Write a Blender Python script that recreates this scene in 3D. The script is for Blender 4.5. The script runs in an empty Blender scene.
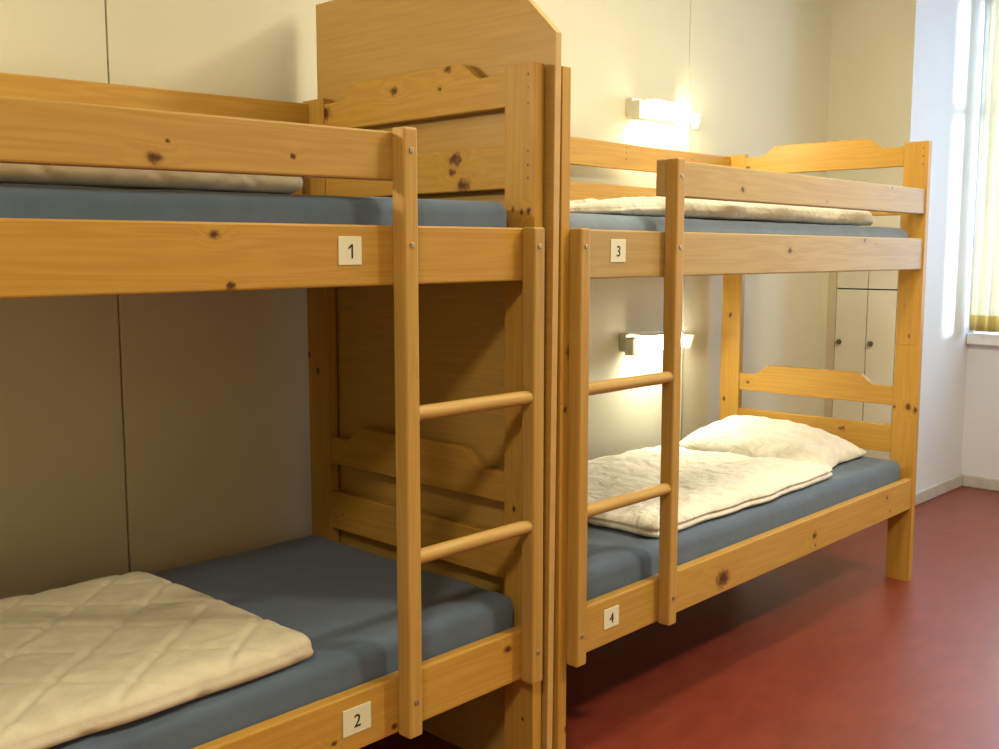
import bpy, bmesh, math, random
from mathutils import Vector, Matrix, noise
random.seed(7)
S = bpy.context.scene
C = S.collection
R = math.radians

# ------------------------------------------------------------------ camera
cam_d = bpy.data.cameras.new('camera')
cam_d.sensor_width = 36.0
cam_d.lens = 36.0 * 1034.8 / 999.0
cam_d.clip_start = 0.02
cam = bpy.data.objects.new('camera', cam_d)
C.objects.link(cam)
YAW, PIT = R(43.90), R(-6.656)
fw = Vector((math.cos(YAW) * math.cos(PIT), math.sin(YAW) * math.cos(PIT), math.sin(PIT)))
rt = Vector((math.sin(YAW), -math.cos(YAW), 0))
up = rt.cross(fw)
cam.matrix_world = Matrix((rt, up, -fw)).transposed().to_4x4()
cam.location = (-1.675, -1.512, 1.231)
S.camera = cam

# ------------------------------------------------------------------ world, lamps, exposure
w = bpy.data.worlds.new('daylight'); S.world = w; w.use_nodes = True
bg = w.node_tree.nodes['Background']
bg.inputs[0].default_value = (0.60, 0.79, 1.0, 1)
bg.inputs[1].default_value = 6.3

def area(name, loc, direction, sx, sy, power, col):
    d = bpy.data.lights.new(name, 'AREA'); d.shape = 'RECTANGLE'
    d.size = sx; d.size_y = sy; d.energy = power; d.color = col
    o = bpy.data.objects.new(name, d); C.objects.link(o)
    o.location = loc
    o.rotation_euler = Vector(direction).to_track_quat('-Z', 'Y').to_euler()
    return o
WARM = (1.0, 0.88, 0.62)
area('ceiling_light_by_window', (1.5, -1.9, 2.78), (0, 0, -1), 0.35, 0.25, 52, WARM)
area('ceiling_light_over_beds', (0.9, -0.50, 2.80), (0, 0, -1), 1.3, 0.35, 28, WARM)
area('added_fill_light_left', (-2.3, -1.7, 2.78), (0, 0, -1), 0.6, 0.4, 50, WARM)  # unseen fill lamp, added to lift the dark left-facing sides and lower bunk
area('reading_light_over_left_bed', (-1.35, 0.78, 1.78), (0.75, -1, -0.1), 0.30, 0.07, 7.5, WARM)
portal = area('window_portal', (4.20, -0.275, 1.69), (-1, 0, 0), 1.45, 1.74, 10, (1, 1, 1))
portal2 = area('window_portal_front', (4.20, -2.8, 1.69), (-1, 0, 0), .6, 1.74, 10, (1, 1, 1))
for q in (portal, portal2): q.data.cycles.is_portal = True

sd = bpy.data.lights.new('low_sun', 'SUN'); sd.energy = 7.0; sd.angle = R(4); sd.color = (0.86, 0.95, 1.0)
so = bpy.data.objects.new('low_sun', sd); C.objects.link(so)
so.rotation_euler = Vector((-0.43, 1.0, -0.05)).to_track_quat('-Z', 'Y').to_euler()

S.view_settings.view_transform = 'Standard'
S.view_settings.look = 'None'
S.view_settings.gamma = 1.0
S.view_settings.use_curve_mapping = False
S.view_settings.exposure = 0.3

# ------------------------------------------------------------------ material helpers
def new_mat(name):
    m = bpy.data.materials.new(name); m.use_nodes = True
    nt = m.node_tree
    return m, nt, nt.nodes['Principled BSDF']

def N(nt, typ, **kw):
    n = nt.nodes.new(typ)
    for k, v in kw.items(): setattr(n, k, v)
    return n

def plain(name, col, rough=0.5, metal=0.0, bump=0.0, bscale=200.0, var=0.0, vscale=3.0, spec=0.5):
    m, nt, b = new_mat(name)
    b.inputs['Base Color'].default_value = (*col, 1)
    b.inputs['Roughness'].default_value = rough
    b.inputs['Metallic'].default_value = metal
    b.inputs['Specular IOR Level'].default_value = spec
    tc = N(nt, 'ShaderNodeTexCoord')
    if var:
        n = N(nt, 'ShaderNodeTexNoise'); n.inputs['Scale'].default_value = vscale; n.inputs['Detail'].default_value = 5
        nt.links.new(tc.outputs['Object'], n.inputs['Vector'])
        r = N(nt, 'ShaderNodeValToRGB')
        r.color_ramp.elements[0].position = 0.3; r.color_ramp.elements[1].position = 0.7
        r.color_ramp.elements[0].color = (*[c * (1 - var) for c in col], 1)
        r.color_ramp.elements[1].color = (*[min(1, c * (1 + var)) for c in col], 1)
        nt.links.new(n.outputs['Fac'], r.inputs[0]); nt.links.new(r.outputs[0], b.inputs['Base Color'])
    if bump:
        n = N(nt, 'ShaderNodeTexNoise'); n.inputs['Scale'].default_value = bscale; n.inputs['Detail'].default_value = 3
        nt.links.new(tc.outputs['Object'], n.inputs['Vector'])
        bp = N(nt, 'ShaderNodeBump'); bp.inputs['Strength'].default_value = bump; bp.inputs['Distance'].default_value = 0.002
        nt.links.new(n.outputs['Fac'], bp.inputs['Height']); nt.links.new(bp.outputs[0], b.inputs['Normal'])
    return m

PINE_LIGHT = (0.55, 0.325, 0.060)
PINE_DARK = (0.41, 0.205, 0.030)

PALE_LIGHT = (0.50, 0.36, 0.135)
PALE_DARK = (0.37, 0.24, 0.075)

def pine(name, axis, seed, knots=(), tint=1.0, rough=0.42, pale=0.0):
    """lacquered pine, grain along axis; knots = [(x, y, z, r)] in the bed's own coordinates"""
    m, nt, b = new_mat(name)
    L = nt.links
    tc = N(nt, 'ShaderNodeTexCoord')
    pos = tc.outputs['Object']
    knot = None; swirl = None
    wob = N(nt, 'ShaderNodeTexNoise'); wob.inputs['Scale'].default_value = 90; wob.inputs['Detail'].default_value = 2
    L.new(pos, wob.inputs['Vector'])
    for (kx, ky, kz, kr) in knots:
        sub = N(nt, 'ShaderNodeVectorMath', operation='SUBTRACT'); L.new(pos, sub.inputs[0]); sub.inputs[1].default_value = (kx, ky, kz)
        sc = [1.3 / kr] * 3; sc[axis] *= 0.72
        mul = N(nt, 'ShaderNodeVectorMath', operation='MULTIPLY'); L.new(sub.outputs[0], mul.inputs[0]); mul.inputs[1].default_value = sc
        ln = N(nt, 'ShaderNodeVectorMath', operation='LENGTH'); L.new(mul.outputs[0], ln.inputs[0])
        ad = N(nt, 'ShaderNodeMath', operation='MULTIPLY_ADD'); L.new(wob.outputs['Fac'], ad.inputs[0]); ad.inputs[1].default_value = 1.5; L.new(ln.outputs['Value'], ad.inputs[2])
        mr = N(nt, 'ShaderNodeMapRange', interpolation_type='SMOOTHSTEP'); L.new(ad.outputs[0], mr.inputs[0])
        mr.inputs[1].default_value = 2.05; mr.inputs[2].default_value = 1.0; mr.inputs[3].default_value = 0; mr.inputs[4].default_value = 1
        sw = N(nt, 'ShaderNodeMapRange', interpolation_type='SMOOTHSTEP'); L.new(ln.outputs['Value'], sw.inputs[0])
        sw.inputs[1].default_value = 4.5; sw.inputs[2].default_value = 0.5; sw.inputs[3].default_value = 0; sw.inputs[4].default_value = 0.010 if kr > 0.0035 else 0.0
        if knot is None: knot, swirl = mr.outputs[0], sw.outputs[0]
        else:
            mx = N(nt, 'ShaderNodeMath', operation='MAXIMUM'); L.new(knot, mx.inputs[0]); L.new(mr.outputs[0], mx.inputs[1]); knot = mx.outputs[0]
            ms = N(nt, 'ShaderNodeMath', operation='ADD'); L.new(swirl, ms.inputs[0]); L.new(sw.outputs[0], ms.inputs[1]); swirl = ms.outputs[0]
    base = pos
    if swirl is not None:
        cb = N(nt, 'ShaderNodeCombineXYZ')
        for i in range(3):
            if i != axis: L.new(swirl, cb.inputs[i])
        ad = N(nt, 'ShaderNodeVectorMath', operation='ADD'); L.new(pos, ad.inputs[0]); L.new(cb.outputs[0], ad.inputs[1]); base = ad.outputs[0]
    s1 = [26.0] * 3; s1[axis] = 1.1
    mp = N(nt, 'ShaderNodeMapping'); mp.inputs['Scale'].default_value = s1; mp.inputs['Location'].default_value = (seed * 3.17, seed * 1.31, seed * 5.7)
    L.new(base, mp.inputs['Vector'])
    n1 = N(nt, 'ShaderNodeTexNoise'); n1.inputs['Scale'].default_value = 1.0; n1.inputs['Detail'].default_value = 2.0; n1.inputs['Distortion'].default_value = 0.4
    L.new(mp.outputs[0], n1.inputs['Vector'])
    # growth rings: sine of the slow noise gives cathedral figures
    mu = N(nt, 'ShaderNodeMath', operation='MULTIPLY'); L.new(n1.outputs['Fac'], mu.inputs[0]); mu.inputs[1].default_value = 42.0
    sn = N(nt, 'ShaderNodeMath', operation='SINE'); L.new(mu.outputs[0], sn.inputs[0])
    mr = N(nt, 'ShaderNodeMapRange'); L.new(sn.outputs[0], mr.inputs[0]); mr.inputs[1].default_value = -1; mr.inputs[2].default_value = 1
    s2 = [160.0] * 3; s2[axis] = 5.0
    mp2 = N(nt, 'ShaderNodeMapping'); mp2.inputs['Scale'].default_value = s2; mp2.inputs['Location'].default_value = (seed, seed * 2, seed * 3)
    L.new(base, mp2.inputs['Vector'])
    n2 = N(nt, 'ShaderNodeTexNoise'); n2.inputs['Scale'].default_value = 1.0; n2.inputs['Detail'].default_value = 3
    L.new(mp2.outputs[0], n2.inputs['Vector'])
    f1 = N(nt, 'ShaderNodeMath', operation='MULTIPLY'); L.new(mr.outputs[0], f1.inputs[0]); f1.inputs[1].default_value = 0.32
    f2 = N(nt, 'ShaderNodeMath', operation='MULTIPLY_ADD'); L.new(n2.outputs['Fac'], f2.inputs[0]); f2.inputs[1].default_value = 0.5; L.new(f1.outputs[0], f2.inputs[2])
    f2.use_clamp = True
    mix = N(nt, 'ShaderNodeMix', data_type='RGBA'); L.new(f2.outputs[0], mix.inputs['Factor'])
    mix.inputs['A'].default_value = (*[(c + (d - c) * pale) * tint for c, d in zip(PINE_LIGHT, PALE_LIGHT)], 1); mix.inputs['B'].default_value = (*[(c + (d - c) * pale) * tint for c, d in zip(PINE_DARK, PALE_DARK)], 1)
    out = mix.outputs['Result']
    if knot is not None:
        mk = N(nt, 'ShaderNodeMix', data_type='RGBA'); L.new(knot, mk.inputs['Factor']); L.new(out, mk.inputs['A'])
        mk.inputs['B'].default_value = (0.09, 0.028, 0.008, 1); out = mk.outputs['Result']
    L.new(out, b.inputs['Base Color'])
    b.inputs['Roughness'].default_value = rough
    b.inputs['Specular IOR Level'].default_value = 0.3
    bp = N(nt, 'ShaderNodeBump'); bp.inputs['Strength'].default_value = 0.12; bp.inputs['Distance'].default_value = 0.001
    L.new(n2.outputs['Fac'], bp.inputs['Height']); L.new(bp.outputs[0], b.inputs['Normal'])
    return m

def glow(name, col, strength):
    m, nt, b = new_mat(name)
    b.inputs['Base Color'].default_value = (0.9, 0.9, 0.85, 1)
    b.inputs['Emission Color'].default_value = (*col, 1)
    b.inputs['Emission Strength'].default_value = strength
    return m

def lino():
    m, nt, b = new_mat('red_linoleum')
    L = nt.links
    tc = N(nt, 'ShaderNodeTexCoord')
    n = N(nt, 'ShaderNodeTexNoise'); n.inputs['Scale'].default_value = 9; n.inputs['Detail'].default_value = 8; n.inputs['Roughness'].default_value = 0.7
    mp = N(nt, 'ShaderNodeMapping'); mp.inputs['Scale'].default_value = (0.7, 1.6, 1)
    L.new(tc.outputs['Object'], mp.inputs['Vector']); L.new(mp.outputs[0], n.inputs['Vector'])
    r = N(nt, 'ShaderNodeValToRGB')
    r.color_ramp.elements[0].position = 0.32; r.color_ramp.elements[0].color = (0.165, 0.027, 0.014, 1)
    r.color_ramp.elements[1].position = 0.72; r.color_ramp.elements[1].color = (0.245, 0.046, 0.023, 1)
    L.new(n.outputs['Fac'], r.inputs[0]); L.new(r.outputs[0], b.inputs['Base Color'])
    b.inputs['Roughness'].default_value = 0.36
    b.inputs['Specular IOR Level'].default_value = 0.5
    n2 = N(nt, 'ShaderNodeTexNoise'); n2.inputs['Scale'].default_value = 60; n2.inputs['Detail'].default_value = 4
    L.new(tc.outputs['Object'], n2.inputs['Vector'])
    bp = N(nt, 'ShaderNodeBump'); bp.inputs['Strength'].default_value = 0.15; bp.inputs['Distance'].default_value = 0.002
    L.new(n2.outputs['Fac'], bp.inputs['Height']); L.new(bp.outputs[0], b.inputs['Normal'])
    return m

def veneer():
    m, nt, b = new_mat('pine_veneer_panel')
    L = nt.links
    tc = N(nt, 'ShaderNodeTexCoord')
    mp = N(nt, 'ShaderNodeMapping'); mp.inputs['Scale'].default_value = (90, 5, 130)
    L.new(tc.outputs['Object'], mp.inputs['Vector'])
    n = N(nt, 'ShaderNodeTexNoise'); n.inputs['Scale'].default_value = 1.0; n.inputs['Detail'].default_value = 4
    L.new(mp.outputs[0], n.inputs['Vector'])
    r = N(nt, 'ShaderNodeValToRGB')
    r.color_ramp.elements[0].position = 0.3; r.color_ramp.elements[0].color = (0.43, 0.255, 0.056, 1)
    r.color_ramp.elements[1].position = 0.75; r.color_ramp.elements[1].color = (0.51, 0.315, 0.076, 1)
    L.new(n.outputs['Fac'], r.inputs[0]); L.new(r.outputs[0], b.inputs['Base Color'])
    b.inputs['Roughness'].default_value = 0.45
    return m

def cloth(name, col, rough=0.9, weave=900.0, crumple=0.25, cscale=14.0):
    m, nt, b = new_mat(name)
    L = nt.links
    tc = N(nt, 'ShaderNodeTexCoord')
    b.inputs['Roughness'].default_value = rough
    b.inputs['Specular IOR Level'].default_value = 0.15
    b.inputs['Sheen Weight'].default_value = 0.15
    n = N(nt, 'ShaderNodeTexNoise'); n.inputs['Scale'].default_value = cscale * 2.2; n.inputs['Detail'].default_value = 4
    L.new(tc.outputs['Object'], n.inputs['Vector'])
    r = N(nt, 'ShaderNodeValToRGB')
    r.color_ramp.elements[0].position = 0.3; r.color_ramp.elements[1].position = 0.7
    r.color_ramp.elements[0].color = (*[c * 0.93 for c in col], 1); r.color_ramp.elements[1].color = (*[min(1, c * 1.05) for c in col], 1)
    L.new(n.outputs['Fac'], r.inputs[0]); L.new(r.outputs[0], b.inputs['Base Color'])
    c = N(nt, 'ShaderNodeTexNoise'); c.inputs['Scale'].default_value = cscale; c.inputs['Detail'].default_value = 5; c.inputs['Distortion'].default_value = 0.6
    L.new(tc.outputs['Object'], c.inputs['Vector'])
    bp = N(nt, 'ShaderNodeBump'); bp.inputs['Strength'].default_value = crumple; bp.inputs['Distance'].default_value = 0.02
    L.new(c.outputs['Fac'], bp.inputs['Height']); L.new(bp.outputs[0], b.inputs['Normal'])
    return m

M = dict(
    wall=plain('cream_wall_panel', (0.69, 0.672, 0.525), 0.75, bump=0.25, bscale=260, var=0.03, vscale=2),
    roomwall=plain('ochre_painted_wall', (0.42, 0.35, 0.22), 0.8),
    gap=plain('dark_panel_gap', (0.12, 0.10, 0.07), 0.9),
    white=plain('white_plaster', (0.70, 0.735, 0.79), 0.8, bump=0.1, bscale=90, var=0.03),
    ceiling=plain('white_ceiling', (0.75, 0.73, 0.66), 0.9),
    base=plain('pale_grey_paint', (0.52, 0.51, 0.48), 0.5, var=0.12, vscale=14),
    frame=plain('white_window_paint', (0.78, 0.80, 0.82), 0.4),
    floor=lino(),
    veneer=veneer(),
    edge=plain('pale_wood_edge_strip', (0.55, 0.36, 0.115), 0.5, var=0.08, vscale=20),
    door=plain('off_white_locker_paint', (0.76, 0.74, 0.62), 0.45, var=0.02),
    lockframe=plain('cream_locker_frame', (0.60, 0.53, 0.36), 0.5),
    dark=plain('dark_interior', (0.05, 0.045, 0.035), 0.9),
    metal=plain('brushed_screw_metal', (0.46, 0.40, 0.28), 0.35, metal=0.9),
    knob=plain('dark_lock_metal', (0.20, 0.19, 0.17), 0.35, metal=0.8),
    paper=plain('cream_label_card', (0.74, 0.72, 0.52), 0.6),
    ink=plain('black_ink', (0.015, 0.015, 0.013), 0.6),
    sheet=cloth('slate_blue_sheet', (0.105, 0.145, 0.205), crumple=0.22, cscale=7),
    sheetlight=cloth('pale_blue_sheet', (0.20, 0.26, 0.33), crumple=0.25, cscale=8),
    quilt=cloth('cream_quilt', (0.66, 0.61, 0.44), crumple=0.30, cscale=13),
    quiltgrey=cloth('pale_grey_quilt', (0.66, 0.66, 0.58), crumple=0.25, cscale=13),
    linen=cloth('white_linen', (0.82, 0.80, 0.69), crumple=0.9, cscale=16),
    casing=plain('pale_lamp_casing', (0.70, 0.67, 0.54), 0.5),
    cable=plain('cream_cable', (0.70, 0.66, 0.48), 0.5),
    lampglow=glow('lit_lamp_diffuser', (1.0, 0.91, 0.66), 62.0),
    rung=pine('pale_worn_pine', 0, 31, tint=1.08, pale=0.55),
)

# ------------------------------------------------------------------ mesh helpers
def obj(name, bm, mat, parent=None, smooth=False, kind=None):
    me = bpy.data.meshes.new(name)
    bmesh.ops.recalc_face_normals(bm, faces=bm.faces)
    bm.to_mesh(me); bm.free()
    if mat: me.materials.append(mat)
    if smooth:
        for p in me.polygons: p.use_smooth = True
    o = bpy.data.objects.new(name, me); C.objects.link(o)
    if parent: o.parent = parent
    if kind: o['kind'] = kind
    return o

def add_box(bm, lo, hi, bev=0.0, seg=2):
    lo, hi = [min(a, b) for a, b in zip(lo, hi)], [max(a, b) for a, b in zip(lo, hi)]
    r = bmesh.ops.create_cube(bm, size=1.0)
    for v in r['verts']:
        v.co = Vector([(a + b) / 2 + c * (b - a) for a, b, c in zip(lo, hi, v.co)])
    if bev:
        es = list({e for v in r['verts'] for e in v.link_edges})
        bmesh.ops.bevel(bm, geom=es, offset=bev, segments=seg, affect='EDGES', profile=0.5)
    return bm

def box(lo, hi, bev=0.0, seg=2):
    return add_box(bmesh.new(), lo, hi, bev, seg)

def add_cyl(bm, a, b, r, seg=20, bev=0.0):
    a, b = Vector(a), Vector(b); d = b - a
    q = d.to_track_quat('Z', 'Y').to_matrix().to_4x4()
    mt = Matrix.Translation((a + b) / 2) @ q
    res = bmesh.ops.create_cone(bm, cap_ends=True, segments=seg, radius1=r, radius2=r, depth=d.length, matrix=mt)
    if bev:
        es = [e for e in {e for v in res['verts'] for e in v.link_edges} if len(e.link_faces) == 2 and any(len(f.verts) > 4 for f in e.link_faces)]
        bmesh.ops.bevel(bm, geom=es, offset=bev, segments=2, affect='EDGES', profile=0.5)
    return bm

def cyl(a, b, r, seg=20, bev=0.0): return add_cyl(bmesh.new(), a, b, r, seg, bev)

def prism_x(poly, x0, x1, bev=0.0):
    """extrude a (y, z) outline along x"""
    bm = bmesh.new()
    f = bm.faces.new([bm.verts.new((x0, y, z)) for y, z in poly])
    e = bmesh.ops.extrude_face_region(bm, geom=[f])
    for g in e['geom']:
        if isinstance(g, bmesh.types.BMVert): g.co.x = x1
    if bev:
        es = [e for e in bm.edges if abs(e.verts[0].co.x - e.verts[1].co.x) < 1e-6]
        bmesh.ops.bevel(bm, geom=es, offset=bev, segments=1, affect='EDGES')
    return bm

def thing(name, label, cat, loc=(0, 0, 0), rz=0.0, group=None):
    o = bpy.data.objects.new(name, None); C.objects.link(o)
    o.location = loc; o.rotation_euler = (0, 0, rz); o.empty_display_size = 0.1
    return tag(o, label, cat, group)

def tag(o, label, cat, group=None):
    o['label'] = label; o['category'] = cat
    if group: o['group'] = group
    return o

def shear_z(o, k, x0=0.0):
    """let a board sag along x"""
    for v in o.data.vertices: v.co.z += k * (v.co.x - x0)

# ------------------------------------------------------------------ the room
WY = 0.88            # bed wall
XL, YF, ZC = -3.2, -3.3, 2.9
XP, YP = 3.09, 0.475  # projecting pier with the built-in locker
XW = 3.945           # window wall
obj('floor', box((XL - .2, YF - .2, -.1), (XW + .3, WY + .2, 0)), M['floor'], kind='structure')
obj('ceiling', box((XL - .2, YF - .2, ZC), (XW + .3, WY + .2, ZC + .1)), M['ceiling'], kind='structure')
bm = bmesh.new()
seams = [-2.92, -1.72, -0.513, 0.695, 1.90]
edges = [XL] + seams + [XP + .01]
for a, b in zip(edges[:-1], edges[1:]):
    add_box(bm, (a + .0022, WY, 0), (b - .0022, WY + .05, ZC), 0.0012, 1)
wb = obj('wall_back', bm, M['wall'], kind='structure')
obj('lining', box((XL, WY + .012, 0), (XW + .3, WY + .2, ZC)), M['gap'], wb)
bm = box((XP, YP, 0), (XW + .01, YP + .015, ZC))
add_box(bm, (XP, YP + .015, 1.53), (XW + .01, WY + .012, ZC))
add_box(bm, (XP, .846, 0), (XP + .42, WY + .012, 1.53))
add_box(bm, (XP + .42, YP + .015, 0), (XW + .01, WY + .012, 1.53))
o = obj('wall_end', bm, M['wall'], kind='structure')
o.data.materials.append(M['white'])
for p in o.data.polygons:
    if p.normal.y < -0.9 and abs(p.center.y - YP) < 0.001: p.material_index = 1
obj('wall_left', box((XL - .2, YF, 0), (XL, WY, ZC)), M['roomwall'], kind='structure')
obj('wall_front', box((XL - .2, YF - .2, 0), (XW + .3, YF, ZC)), M['roomwall'], kind='structure')
WZ0, WZ1 = 0.82, 2.56
OPEN = ((-1.0, 0.45), (-3.1, -2.5))
bm = bmesh.new()
for a, b in ((YF, OPEN[1][0]), (OPEN[1][1], OPEN[0][0]), (OPEN[0][1], WY + .012)):
    add_box(bm, (XW, a, 0), (XW + .3, b, ZC))
for a, b in OPEN:
    add_box(bm, (XW, a, 0), (XW + .3, b, WZ0 - .06))
    add_box(bm, (XW, a, WZ1), (XW + .3, b, ZC))
obj('wall_window', bm, M['white'], kind='structure')
gm, nt, b = new_mat('window_glass')
nt.nodes.remove(b)
tr = N(nt, 'ShaderNodeBsdfTransparent'); gl = N(nt, 'ShaderNodeBsdfGlossy'); gl.inputs['Roughness'].default_value = 0.02
mx = N(nt, 'ShaderNodeMixShader'); mx.inputs[0].default_value = 0.06
nt.links.new(tr.outputs[0], mx.inputs[1]); nt.links.new(gl.outputs[0], mx.inputs[2])
nt.links.new(mx.outputs[0], nt.nodes['Material Output'].inputs['Surface'])
for k, (a, b) in enumerate(OPEN):
    win = bpy.data.objects.new('window_%d' % (k + 1), None); C.objects.link(win); win['kind'] = 'structure'
    bm = bmesh.new(); c = (a + b) / 2
    for (ya, yb) in ((a, a + .06), (b - .045, b), (c - .035, c + .035)):
        add_box(bm, (XW + .14, ya, WZ0), (XW + .20, yb, WZ1), 0.004)
    for (za, zb) in ((WZ0, WZ0 + .06), (WZ1 - .06, WZ1), (1.95, 2.01)):
        add_box(bm, (XW + .142, a, za), (XW + .198, b, zb), 0.004)
    obj('window_frame', bm, M['frame'], win)
    obj('window_pane', box((XW + .167, a, WZ0), (XW + .173, b, WZ1)), gm, win)
    obj('window_sill', box((XW - .035, a - .03, WZ0 - .06), (XW + .30, min(b + .03, YP - .002), WZ0), 0.006), M['frame'], win)

def skirting(name, lo, hi):
    return obj(name, box(lo, hi, 0.006), M['base'], kind='structure')
skirting('baseboard_pier', (XP, YP - .014, 0), (XW - .002, YP, .065))
skirting('baseboard_window', (XW - .014, YF, 0), (XW, YP - .014, .065))
skirting('baseboard_back', (XL, WY - .012, 0), (XP, WY, .065))

# ------------------------------------------------------------------ locker built into the pier
lk = thing('locker', 'off-white wall locker with narrow doors behind the far end of the right bunk bed', 'locker', (XP, 0, 0))
LY0, LY1 = 0.492, 0.846
bm = box((.022, LY0, 0), (.40, LY1, 1.528))
obj('body', bm, M['dark'], lk)
bm = box((0, LY1 - .042, 0), (.0215, LY1, 1.528), .002)
add_box(bm, (0, LY0, 0), (.0215, LY0 + .010, 1.528), .002)
obj('frame', bm, M['lockframe'], lk)
dy = [(LY0 + .0125, .644), (.648, LY1 - .0445)]
for i, (a, b2) in enumerate(dy):
    obj('upper_door', box((0.001, a, 1.066), (.021, b2, 1.526), .002), M['door'], lk)
    d = obj('door', box((0.001, a, .03), (.021, b2, 1.060), .002), M['door'], lk)
    ky = b2 - .022 if i == 1 else b2 - .022
    bm = cyl((.001, ky, .805), (-.006, ky, .805), .013, 18)
    add_cyl(bm, (-.006, ky, .805), (-.022, ky, .805), .008, 14, .002)
    obj('lock_knob', bm, M['knob'], d, smooth=False)

# ------------------------------------------------------------------ bunk beds
LEN = 2.02
PF, LF, LW, LS, PD, TP, BW = .005, .037, .0352, .3613, .0896, .0293, .8354
ZPT, ZGT, ZGB, ZUT, ZUB, ZLT, ZLB, ZLAD = 1.635, 1.4638, 1.3734, 1.2864, 1.1736, .3963, .2805, .2769
RT = 0.028

def headboard_poly(zb, zs, zh, v0, v1):
    pts = [(v0, zb), (v1, zb), (v1, zs)]
    def s(a, b2, za, zc, n=8):
        out = []
        for i in range(n + 1):
            t = i / n; e = t * t * (3 - 2 * t)
            out.append((a + (b2 - a) * t, za + (zc - za) * e))
        return out
    pts += s(.672, .600, zs, zh) + s(.232, .160, zh, zs)
    pts += [(v0, zs)]
    return pts

def numeral_bm(txt, size):
    if txt == '1':
        k = size * .72
        bm = bmesh.new()
        pts = [(.10, -.5), (.22, -.5), (.22, .5), (.12, .5), (-.16, .27), (-.16, .13), (.10, .33)]
        f = bm.faces.new([bm.verts.new((x * k, -.0004, z * k)) for x, z in pts])
        e = bmesh.ops.extrude_face_region(bm, geom=[f])
        for g in e['geom']:
            if isinstance(g, bmesh.types.BMVert): g.co.y = .0004
        return bm
    cu = bpy.data.curves.new('numeral', 'FONT'); cu.body = txt; cu.size = size; cu.shear = 0.03
    cu.align_x = 'CENTER'; cu.align_y = 'CENTER'; cu.extrude = 0.0004; cu.resolution_u = 6
    t = bpy.data.objects.new('numeral_curve', cu); C.objects.link(t)
    dg = bpy.context.evaluated_depsgraph_get()
    me = bpy.data.meshes.new_from_object(t.evaluated_get(dg))
    bpy.data.objects.remove(t); bpy.data.curves.remove(cu)
    bm = bmesh.new(); bm.from_mesh(me); bpy.data.meshes.remove(me)
    xs = [v.co.x for v in bm.verts]; ys = [v.co.y for v in bm.verts]
    cx, cy = (min(xs) + max(xs)) / 2, (min(ys) + max(ys)) / 2
    for v in bm.verts: v.co = Vector((v.co.x - cx, -v.co.z, v.co.y - cy))
    return bm

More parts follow.
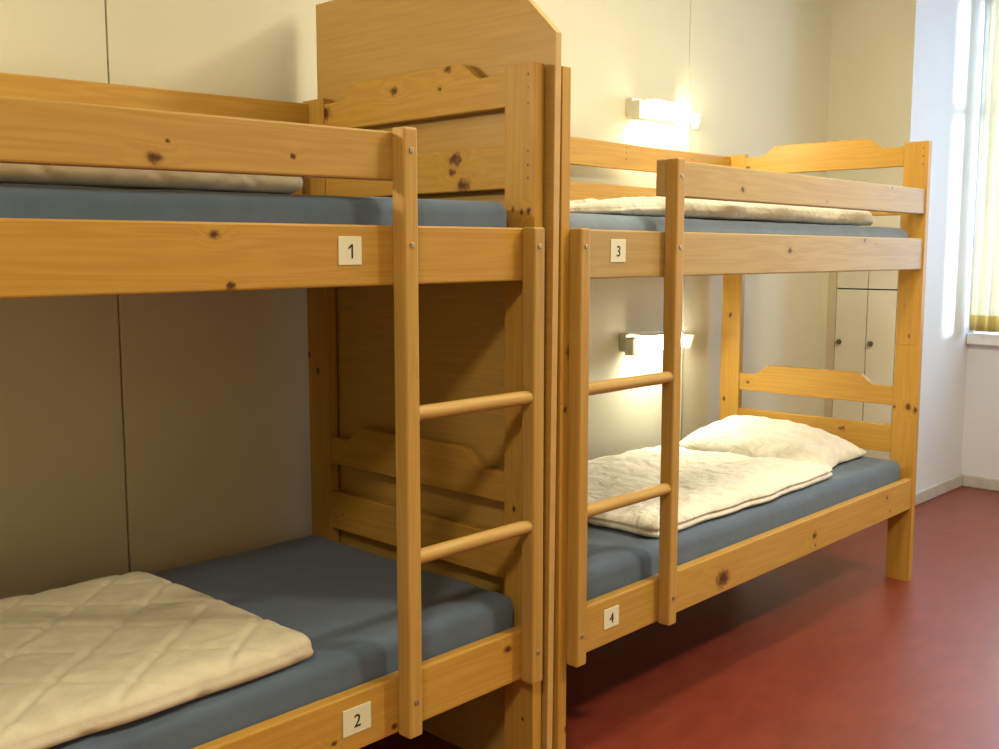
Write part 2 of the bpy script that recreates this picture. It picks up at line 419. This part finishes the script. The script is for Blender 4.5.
def make_bed(label, loc, rz, s, K, nums, seed):
    """s = -1: the ladder stands at the right end; +1: at the left end. K = knots per board"""
    t = thing('bunk_bed', label, 'bed', loc, rz, None)
    X = lambda u: s * u
    cnt = [seed]
    def pm(axis, key=None, tint=None):
        cnt[0] += 1
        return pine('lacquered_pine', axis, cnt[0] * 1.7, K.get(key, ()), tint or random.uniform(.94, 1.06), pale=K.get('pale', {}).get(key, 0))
    def board(name, key, u0, u1, v0, v1, z0, z1, axis, bev=.003, sag=0.0, parent=t):
        o = obj(name, box((X(u0), v0, z0), (X(u1), v1, z1), bev), pm(axis, key), parent)
        if sag: shear_z(o, sag)
        return o
    tilt = K.get('tilt', {})
    LS = .3613 + K.get('ls', 0)
    # posts: lower and upper bunk stacked, a hairline joint between them
    vb1 = BW - PF
    for end in (0, 1):
        u0, u1 = ((-TP, 0) if end == 0 else (LEN, LEN + TP))
        for key, v0, v1 in (('front_post%d' % end, -PF, PD - PF), ('back_post%d' % end, vb1 - PD, vb1)):
            bm = box((X(u0), v0, 0), (X(u1), v1, .895), .0015)
            add_box(bm, (X(u0), v0, .8955), (X(u1), v1, ZPT), .0015)
            add_box(bm, (X(u0) + s * .003, v0 + .003, .88), (X(u1) - s * .003, v1 - .003, .91))
            obj('post', bm, pm(2, key), t)
        h0, h1 = (-.026, -.003) if end == 0 else (LEN + .003, LEN + .026)
        va, vb = PD - PF, vb1 - PD
        for key, zb, zs, zh in (('hb_top%d' % end, 1.549, 1.620, 1.660), ('hb_low%d' % end, .665, .736, .777)):
            obj('end_board', prism_x(headboard_poly(zb, zs, zh, va, vb), X(h0), X(h1), .002), pm(1, key), t)
        for key, zb, zt in (('hb_mid%d' % end, 1.373, 1.4663), ('hb_bot%d' % end, .4847, .5878)):
            board('end_board', key, h0, h1, va, vb, zb, zt, 1)
    # long rails
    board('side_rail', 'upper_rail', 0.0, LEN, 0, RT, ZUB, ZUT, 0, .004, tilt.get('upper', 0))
    board('side_rail', 'lower_rail', 0.0, LEN, 0, RT, ZLB, ZLT, 0, .004)
    board('side_rail', 'bu', 0.0, LEN, vb1 - RT, vb1, ZUB, ZUT, 0, .004)
    board('side_rail', 'bl', 0.0, LEN, vb1 - RT, vb1, ZLB, ZLT, 0, .004)
    # guard boards
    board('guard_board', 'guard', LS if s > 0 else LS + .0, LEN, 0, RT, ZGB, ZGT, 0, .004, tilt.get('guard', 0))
    board('guard_board', 'back_guard', 0, LEN, vb1 - .026, vb1, 1.536, 1.627, 0, .003, tilt.get('back', 0))
    board('guard_board', 'bg2', 0.022, LEN, vb1 - .026, vb1, 1.382, 1.477, 0, .003)
    # slatted bases, each seen only as a whole
    for zt, zl in ((.315, .284), (1.200, 1.1755)):
        bm = bmesh.new()
        for i in range(14):
            u = .09 + i * (LEN - .18) / 13
            add_box(bm, (X(u - .035), RT + .001, zt - .016), (X(u + .035), vb1 - RT - .001, zt), .002, 1)
        for v0, v1 in ((RT, RT + .025), (vb1 - RT - .025, vb1 - RT)):
            add_box(bm, (X(.01), v0, zl), (X(LEN - .01), v1, zt - .016), .002, 1)
        obj('slatted_base', bm, pm(1), t)
    # ladder: the rail next to the post is short, the other reaches up to the guard board
    for u0, zt, key in ((.0005, ZUT + .001, 'lad0'), (LS, ZGT + .001, 'lad1')):
        lr = obj('ladder_rail', box((X(u0), -LF, ZLAD), (X(u0 + LW), 0, zt), .005, 3), pm(2, key), t)
        zs = [.350, 1.247] + ([1.422] if zt > 1.4 else [])
        for z in zs:
            bm = cyl((X(u0 + LW / 2), -LF + .001, z), (X(u0 + LW / 2), -LF - .0022, z), .0056, 16, .001)
            add_box(bm, (X(u0 + LW / 2) - .0036, -LF - .0027, z - .0007), (X(u0 + LW / 2) + .0036, -LF - .0021, z + .0007))
            obj('screw', bm, M['metal'], lr)
    for z in (.9229, .6372):
        obj('rung', cyl((X(LW - .004), -.0195, z), (X(LS + .004), -.0195, z), .0150, 24), M['rung'], t, smooth=False)
    # number cards
    for txt, u, z, wd, ht in nums:
        c = obj('number_card', box((X(u) - wd / 2, -.0018, z - ht / 2), (X(u) + wd / 2, -.0002, z + ht / 2), .0006, 1), M['paper'], t)
        c['label'] = 'cream card with black number ' + txt
        bm = numeral_bm(txt, .036)
        for v in bm.verts: v.co += Vector((X(u), -.0022, z - .001))
        n = obj('numeral', bm, M['ink'], c)
    return t

holes = [(0, .015, z, .0032) for z in (1.612, 1.583, 1.551, 1.450, 1.421, 1.393)]
K1 = dict(
    guard=[(-.872, 0, 1.378, .014), (-.849, 0, 1.405, .005), (-.616, 0, 1.398, .007), (-1.3, 0, 1.42, .006)],
    upper_rail=[(-.773, 0, 1.262, .011), (-.745, 0, 1.178, .010), (-1.5, 0, 1.22, .012)],
    lower_rail=[(-.078, 0, .364, .013), (-.554, 0, .314, .008), (-.405, 0, .297, .009), (-1.0, 0, .35, .012)],
    hb_top0=[(0, .462, 1.624, .015), (0, .267, 1.650, .012), (0, .295, 1.610, .007), (0, .738, 1.594, .026)],
    hb_mid0=[(0, .244, 1.447, .022), (0, .256, 1.418, .012), (0, .219, 1.387, .022), (0, .55, 1.42, .01)],
    hb_bot0=[(0, .69, .53, .006), (0, .4, .55, .012)],
    front_post0=holes + [(0, .059, 1.328, .008), (0, .034, 1.321, .007), (0, .012, 1.322, .008), (0, .055, .657, .008), (0, .026, .168, .007)],
    back_post0=[(0, .825, .955, .010), (0, .786, .914, .011)],
    lad1=[(-.37, -.03, .98, .004)],
    pale=dict(guard=.35, lad1=.35, lad0=.35),
    tilt=dict(guard=.014, upper=.005, back=.019))
K2 = dict(
    guard=[(.746, 0, 1.405, .012), (1.73, 0, 1.452, .006), (1.25, 0, 1.39, .005)],
    upper_rail=[(1.023, 0, 1.240, .012), (1.529, 0, 1.275, .009), (1.62, 0, 1.262, .004)],
    lower_rail=[(.694, 0, .322, .036), (1.247, 0, .335, .016), (1.255, 0, .30, .007), (1.801, 0, .361, .010), (1.832, 0, .305, .008)],
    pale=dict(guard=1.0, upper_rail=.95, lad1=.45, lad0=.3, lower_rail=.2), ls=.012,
    hb_low1=[(2.02, .70, .70, .010)],
    hb_bot1=[(2.02, .282, .554, .014), (2.02, .29, .51, .009)],
    hb_top1=[(2.02, .725, 1.58, .012)],
    front_post1=[(2.02, .014, z, .0035) for z in (1.609, 1.581, 1.552)] + [(2.02, .036, .928, .008), (2.02, .026, .664, .015), (2.02, .001, .653, .013), (2.02, .078, .66, .008)],
    back_post1=[(2.02, .79, .975, .012), (2.02, .81, .62, .010)],
    front_post0=[(0, -.005, 1.010, .016), (-.012, -.005, .883, .008), (0, -.005, .12, .01)],
    back_guard=[(1.298, .804, z, .0042) for z in (1.615, 1.594, 1.572)] + [(1.731, .804, 1.60, .004)],
    bg2=[(.03, .804, 1.45, .010), (.035, .804, 1.41, .008)])

bed1 = make_bed('left pine bunk bed cut off by the frame, cards numbered 1 and 2', (0, 0, 0), 0, -1, K1,
                [('1', .497, 1.2365, .053, .052), ('2', .499, .3435, .068, .053)], 3)
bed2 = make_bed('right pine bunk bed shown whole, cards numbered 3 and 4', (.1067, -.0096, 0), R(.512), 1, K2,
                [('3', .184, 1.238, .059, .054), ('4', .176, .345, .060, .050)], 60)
for b_ in (bed1, bed2): b_['group'] = 'pine bunk beds along the wall'
B2 = Matrix.Translation((.1067, -.0096, 0)) @ Matrix.Rotation(R(.512), 4, 'Z')

# ------------------------------------------------------------------ board between the two beds
dv = thing('divider_panel', 'tall pine veneer panel with cut-off top corners between the two bunk beds', 'panel', (.047, 0, 0))
poly = [(-.013, 0), (-.028, 1.697), (.165, 1.888), (.815, 1.888), (.815, 0)]
obj('board', prism_x(poly, -.009, .009), M['veneer'], dv)
poly2 = [(-.015, 0), (-.030, 1.698), (.1645, 1.890), (.1655, 1.8882), (-.0278, 1.6965), (-.0128, 0)]
obj('edge_strip', prism_x(poly2, -.009, .009), M['edge'], dv)

# ------------------------------------------------------------------ bedding
def rounded_slab(x0, x1, y0, y1, z0, z1, r, amp=.004, seed=0, nx=60, ny=26, slope=0.0):
    """soft mattress: box with rounded rim, slightly uneven"""
    bm = bmesh.new()
    bmesh.ops.create_cube(bm, size=1.0)
    for v in bm.verts:
        v.co = Vector(((x0 + x1) / 2 + v.co.x * (x1 - x0), (y0 + y1) / 2 + v.co.y * (y1 - y0), (z0 + z1) / 2 + v.co.z * (z1 - z0)))
    bmesh.ops.bevel(bm, geom=list(bm.edges), offset=r, segments=5, affect='EDGES', profile=0.5)
    for k in range(1, nx):
        x = x0 + (x1 - x0) * k / nx
        bmesh.ops.bisect_plane(bm, geom=bm.verts[:] + bm.edges[:] + bm.faces[:], plane_co=(x, 0, 0), plane_no=(1, 0, 0))
    for k in range(1, ny):
        y = y0 + (y1 - y0) * k / ny
        bmesh.ops.bisect_plane(bm, geom=bm.verts[:] + bm.edges[:] + bm.faces[:], plane_co=(0, y, 0), plane_no=(0, 1, 0))
    for v in bm.verts:
        p = v.co
        h = max(0, (p.z - z0) / (z1 - z0))
        n = noise.noise(Vector((p.x * 5 + seed, p.y * 5, p.z * 9))) + .5 * noise.noise(Vector((p.x * 13 + seed, p.y * 11, 3)))
        p.z += amp * n * h
        if p.z > z0 + .02 and min(p.x - x0, x1 - p.x) > r and y1 - p.y > r: p.y += amp * .8 * noise.noise(Vector((p.x * 8, seed, p.z * 12))) * (1 if p.y < y0 + r else 0)
        p.z += slope * (p.x - x1) * h
    return bm

def quilt_bm(P, z0, h, nu=70, nv=50, rim=.05, seed=0, lump=.006, diamond=0.0, dsize=.16, wob=.008, hfun=None, rc=.22, zfun=None, single=False):
    """folded quilt over four corners P (back-left, back-right, front-right, front-left): domed top, creased double rim"""
    P = [Vector((p[0], p[1], 0)) for p in P]
    lu = (P[1] - P[0]).length; lv = (P[0] - P[3]).length
    bm = bmesh.new()
    def pt(a, b2):
        q = (P[3] * (1 - a) + P[2] * a) * (1 - b2) + (P[0] * (1 - a) + P[1] * a) * b2
        return q
    def ease(k, n):
        x = k / n
        return .5 - .5 * math.cos(math.pi * x) if True else x
    top = {}
    def place(a, b2):
        # squeeze the square's corners into round ones
        X_, Y_ = 2 * a - 1, 2 * b2 - 1
        m = max(abs(X_), abs(Y_)); n_ = min(abs(X_), abs(Y_))
        c = 1 - rc * .5 * (n_ ** 6) * (m ** 6) * .35
        q = pt(.5 + .5 * X_ * c, .5 + .5 * Y_ * c)
        nz = Vector((noise.noise(Vector((q.x * 7 + seed, q.y * 7, 1))), noise.noise(Vector((q.x * 7, q.y * 7 + seed, 9))), 0))
        return q + nz * wob
    for i in range(nu + 1):
        for j in range(nv + 1):
            a, b2 = ease(i, nu), ease(j, nv)
            q = place(a, b2)
            d = min(min(a, 1 - a) * lu, min(b2, 1 - b2) * lv)
            e = min(1, d / rim)
            dome = math.sqrt(max(0, 1 - (1 - e) ** 2))
            hh = h * (hfun(a, b2) if hfun else 1)
            z = hh * (.5 + .5 * dome)
            z += dome * lump * (noise.noise(Vector((q.x * 6 + seed, q.y * 6, 0))) + .6 * noise.noise(Vector((q.x * 15, q.y * 15 + seed, 5))) + .35 * noise.noise(Vector((q.x * 34, q.y * 34 + seed, 5))))
            if diamond:
                g1 = abs(math.sin(math.pi * (q.x + q.y * 1.15) / dsize)); g2 = abs(math.sin(math.pi * (q.x - q.y * 1.15) / dsize))
                z -= min(1, dome * 1.6) * diamond * (math.exp(-(g1 / .16) ** 2) + math.exp(-(g2 / .16) ** 2))
            base = z0 + (zfun(q) if zfun else 0)
            top[i, j] = bm.verts.new((q.x, q.y, base + max(z, .002)))
    for i in range(nu):
        for j in range(nv):
            bm.faces.new((top[i, j], top[i + 1, j], top[i + 1, j + 1], top[i, j + 1]))
    ring = [(i, 0) for i in range(nu)] + [(nu, j) for j in range(nv)] + [(i, nv) for i in range(nu, 0, -1)] + [(0, j) for j in range(nv, 0, -1)]
    prev = [top[r] for r in ring]
    cen = (P[0] + P[1] + P[2] + P[3]) / 4
    for inset, zf in (((-.004, .38), (-.005, .26), (-.001, .12), (.012, .0)) if single else ((.010, .47), (.0, .30), (-.002, .16), (.010, .0))):
        cur = []
        inset0 = inset
        for (r, v0) in zip(ring, [top[r] for r in ring]):
            inset = inset0
            d = (cen - v0.co); d.z = 0; d.normalize()
            hh = (hfun(r[0] / nu, r[1] / nv) if hfun else 1)
            base = z0 + (zfun(v0.co) if zfun else 0)
            if diamond and zf > .05:
                arc = h * hh * (.6 - zf) * 1.6
                for sg in (1, -1):
                    g = abs(math.sin(math.pi * (v0.co.x + sg * (v0.co.y - arc) * 1.15) / dsize))
                    inset = inset + .6 * diamond * math.exp(-(g / .16) ** 2)
            cur.append(bm.verts.new((v0.co.x + d.x * inset, v0.co.y + d.y * inset, base + h * hh * zf)))
        n = len(cur)
        for k in range(n):
            bm.faces.new((prev[k], prev[(k + 1) % n], cur[(k + 1) % n], cur[k]))
        prev = cur
    bm.faces.new(prev)
    return bm

def bedding(name, bm, mat, label, cat, group, mw=None):
    o = obj(name, bm, mat, None, smooth=True)
    if mw is not None: o.matrix_world = mw
    return tag(o, label, cat, group)

G_M, G_Q = 'mattresses in slate blue fitted sheets', 'folded quilts on the bunks'
ZLM, ZUM = .464, 1.325
YB = BW - PF - RT + .006
bedding('mattress', rounded_slab(-2.0, -.008, RT + .004, YB - .008, .3155, ZLM, .030, .003, 1),
        M['sheet'], 'slate blue mattress on the lower bunk of the left bed', 'mattress', G_M)
bedding('mattress', rounded_slab(-2.0, -.03, RT + .004, YB - .008, 1.2005, 1.343, .030, .003, 5, slope=.011),
        M['sheet'], 'slate blue mattress on the upper bunk of the left bed', 'mattress', G_M)
bedding('mattress', rounded_slab(.02, 2.008, RT + .004, YB - .008, .3155, ZLM, .030, .003, 9),
        M['sheet'], 'slate blue mattress under the pillow on the lower bunk of the right bed', 'mattress', G_M, B2)
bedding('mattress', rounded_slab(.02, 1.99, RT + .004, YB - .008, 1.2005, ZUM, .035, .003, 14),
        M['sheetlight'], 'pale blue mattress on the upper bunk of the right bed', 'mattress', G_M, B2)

bedding('quilt', quilt_bm([(-1.45, .700), (-.575, .69), (-.550, .036), (-1.45, .042)], ZLM + .005, .054, 180, 120, seed=2, diamond=.005, dsize=.20, rim=.055, lump=.005, single=True),
        M['quilt'], 'folded cream quilt lying on the lower bunk of the left bed', 'quilt', G_Q)
bedding('quilt', quilt_bm([(-1.5, .70), (-.50, .70), (-.51, .085), (-1.5, .085)], 1.348, .062, 240, 90, seed=5, diamond=.008, dsize=.19, rim=.10, lump=.004, single=True, zfun=lambda q: .011 * (q.x + .03)),
        M['quiltgrey'], 'pale quilted cover on the upper bunk of the left bed', 'quilt', G_Q)
bedding('quilt', quilt_bm([(.44, .755), (1.43, .755), (1.53, .058), (.46, .062)], ZLM + .005, .048, 130, 100, seed=8, lump=.014, rim=.045, wob=.024),
        M['linen'], 'white folded quilt on the lower bunk of the right bed before the pillow', 'quilt', G_Q, B2)
bedding('quilt', quilt_bm([(.20, .74), (1.86, .74), (1.80, .075), (.28, .075)], ZUM + .005, .056, 110, 50, seed=11, lump=.012, rim=.06, wob=.022, single=True,
                          hfun=lambda a, b2: .45 + .55 * min(1, a / .22)),
        M['linen'], 'white quilt spread on the upper bunk of the right bed', 'quilt', G_Q, B2)

def pillow_bm(lx, ly, h, seed=0, n=44):
    bm = bmesh.new()
    rows = {}
    for side in (1, -1):
        for i in range(n + 1):
            for j in range(n + 1):
                a = -math.cos(math.pi * i / n); b2 = -math.cos(math.pi * j / n)
                if side == -1 and (i in (0, n) or j in (0, n)):
                    rows[side, i, j] = rows[1, i, j]; continue
                pin = 1 - .09 * (1 - abs(a)) * abs(b2) ** 3 - .0
                pin2 = 1 - .09 * (1 - abs(b2)) * abs(a) ** 3
                x, y = a * lx / 2 * pin2, b2 * ly / 2 * pin
                f = max(0, (1 - abs(a) ** 2.6) * (1 - abs(b2) ** 2.6)) ** .52
                z = side * h / 2 * f
                wr = noise.noise(Vector((x * 9 + seed, y * 9, side))) + .6 * noise.noise(Vector((x * 22, y * 22 + seed, side * 2)))
                rg = 1 - abs(noise.noise(Vector((x * 11 + seed, y * 6 + x * 7, side * 3)))) * 2.2
                z += side * f ** .5 * (.011 * wr + .013 * rg)
                rows[side, i, j] = bm.verts.new((x, y, z))
    for side in (1, -1):
        for i in range(n):
            for j in range(n):
                vs = [rows[side, i, j], rows[side, i + 1, j], rows[side, i + 1, j + 1], rows[side, i, j + 1]]
                if len(set(vs)) == 4:
                    bm.faces.new(vs if side == 1 else vs[::-1])
    return bm
pb = pillow_bm(.44, .60, .19, 4)
tiltm = Matrix.Translation((1.720, .432, .490)) @ Matrix.Rotation(R(4), 4, 'X') @ Matrix.Rotation(R(-3), 4, 'Y') @ Matrix.Rotation(R(5), 4, 'Z')
for v in pb.verts:
    v.co = tiltm @ v.co
    if v.co.z < ZLM + .009: v.co.z = ZLM + .009 + (v.co.z - ZLM - .009) * .02
bedding('pillow', pb, M['linen'], 'plump white pillow at the far head end of the lower right bunk', 'pillow', None, B2)

# ------------------------------------------------------------------ reading lamps on the wall
def wall_lamp(label, x0, z0, cable_to):
    """box lamp: opaque end block with the switch at the left, lit diffuser under a cover, socket and cable at the right"""
    t = thing('wall_lamp', label, 'lamp', (x0, WY, z0), 0, 'wall lamps over the right bunk bed')
    ln = .245
    obj('back_plate', box((-.06, -.030, -.005), (ln + .01, -.0005, .064), .004), M['casing'], t)
    obj('top_cover', box((-.002, -.094, .0545), (ln + .002, -.0305, .0585), .001), M['casing'], t)
    obj('diffuser', box((0, -.092, -.004), (ln, -.031, .0535), .012, 4), M['lampglow'], t)
    obj('end_block', box((-.066, -.070, -.018), (-.001, -.0305, .050), .004), M['casing'], t)
    bm = bmesh.new()
    bmesh.ops.create_cone(bm, cap_ends=True, segments=20, radius1=.012, radius2=.030, depth=.055, matrix=Matrix.Translation((ln + .115, -.032, .012)))
    obj('cable_socket', bm, M['cable'], t)
    bm = cyl((ln + .100, -.008, .02), (ln + .100, -.008, cable_to - z0), .0050, 10)
    obj('cable', bm, M['cable'], t)
wall_lamp('lit reading lamp on the wall above the upper right bunk', 1.545, 1.742, 1.46)
wall_lamp('lit reading lamp on the wall above the lower right bunk', 1.525, .866, .50)

# ------------------------------------------------------------------ curtain
cm, nt, b = new_mat('cream_curtain_cloth')
b.inputs['Base Color'].default_value = (0.72, 0.64, 0.46, 1); b.inputs['Roughness'].default_value = 0.9
tl = N(nt, 'ShaderNodeBsdfTranslucent'); mx = N(nt, 'ShaderNodeMixShader'); mx.inputs[0].default_value = 0.6
tc = N(nt, 'ShaderNodeTexCoord'); sp = N(nt, 'ShaderNodeSeparateXYZ'); nt.links.new(tc.outputs['Object'], sp.inputs[0])
lt = N(nt, 'ShaderNodeMath', operation='LESS_THAN'); nt.links.new(sp.outputs['Z'], lt.inputs[0]); lt.inputs[1].default_value = 0.915
mc = N(nt, 'ShaderNodeMix', data_type='RGBA'); nt.links.new(lt.outputs[0], mc.inputs['Factor'])
mc.inputs['A'].default_value = (0.86, 0.83, 0.70, 1); mc.inputs['B'].default_value = (0.72, 0.60, 0.30, 1)
nt.links.new(mc.outputs['Result'], b.inputs['Base Color']); nt.links.new(mc.outputs['Result'], tl.inputs['Color'])
nt.links.new(b.outputs[0], mx.inputs[1]); nt.links.new(tl.outputs[0], mx.inputs[2])
nt.links.new(mx.outputs[0], nt.nodes['Material Output'].inputs['Surface'])
bm = bmesh.new()
prev = None
NY, NZ = 60, 24
grid = {}
for i in range(NY + 1):
    for k in range(NZ + 1):
        f = k / NZ; z = .835 + f * (2.6 - .835)
        yl = .448 - .02 * f
        y = yl - (i / NY) * (.32 - .05 * f)
        x = XW - .062 + .020 * math.sin(i / NY * 2 * math.pi * 5.5) * (1 - .2 * f) + .004 * math.sin(z * 5 + i)
        grid[i, k] = bm.verts.new((x, y, z))
for i in range(NY):
    for k in range(NZ):
        bm.faces.new((grid[i, k], grid[i + 1, k], grid[i + 1, k + 1], grid[i, k + 1]))
cu = obj('curtain', bm, cm, None, smooth=True)
sol = cu.modifiers.new('thickness', 'SOLIDIFY'); sol.thickness = .002
tag(cu, 'cream curtain with yellow hem hanging at the window on the right', 'curtain')
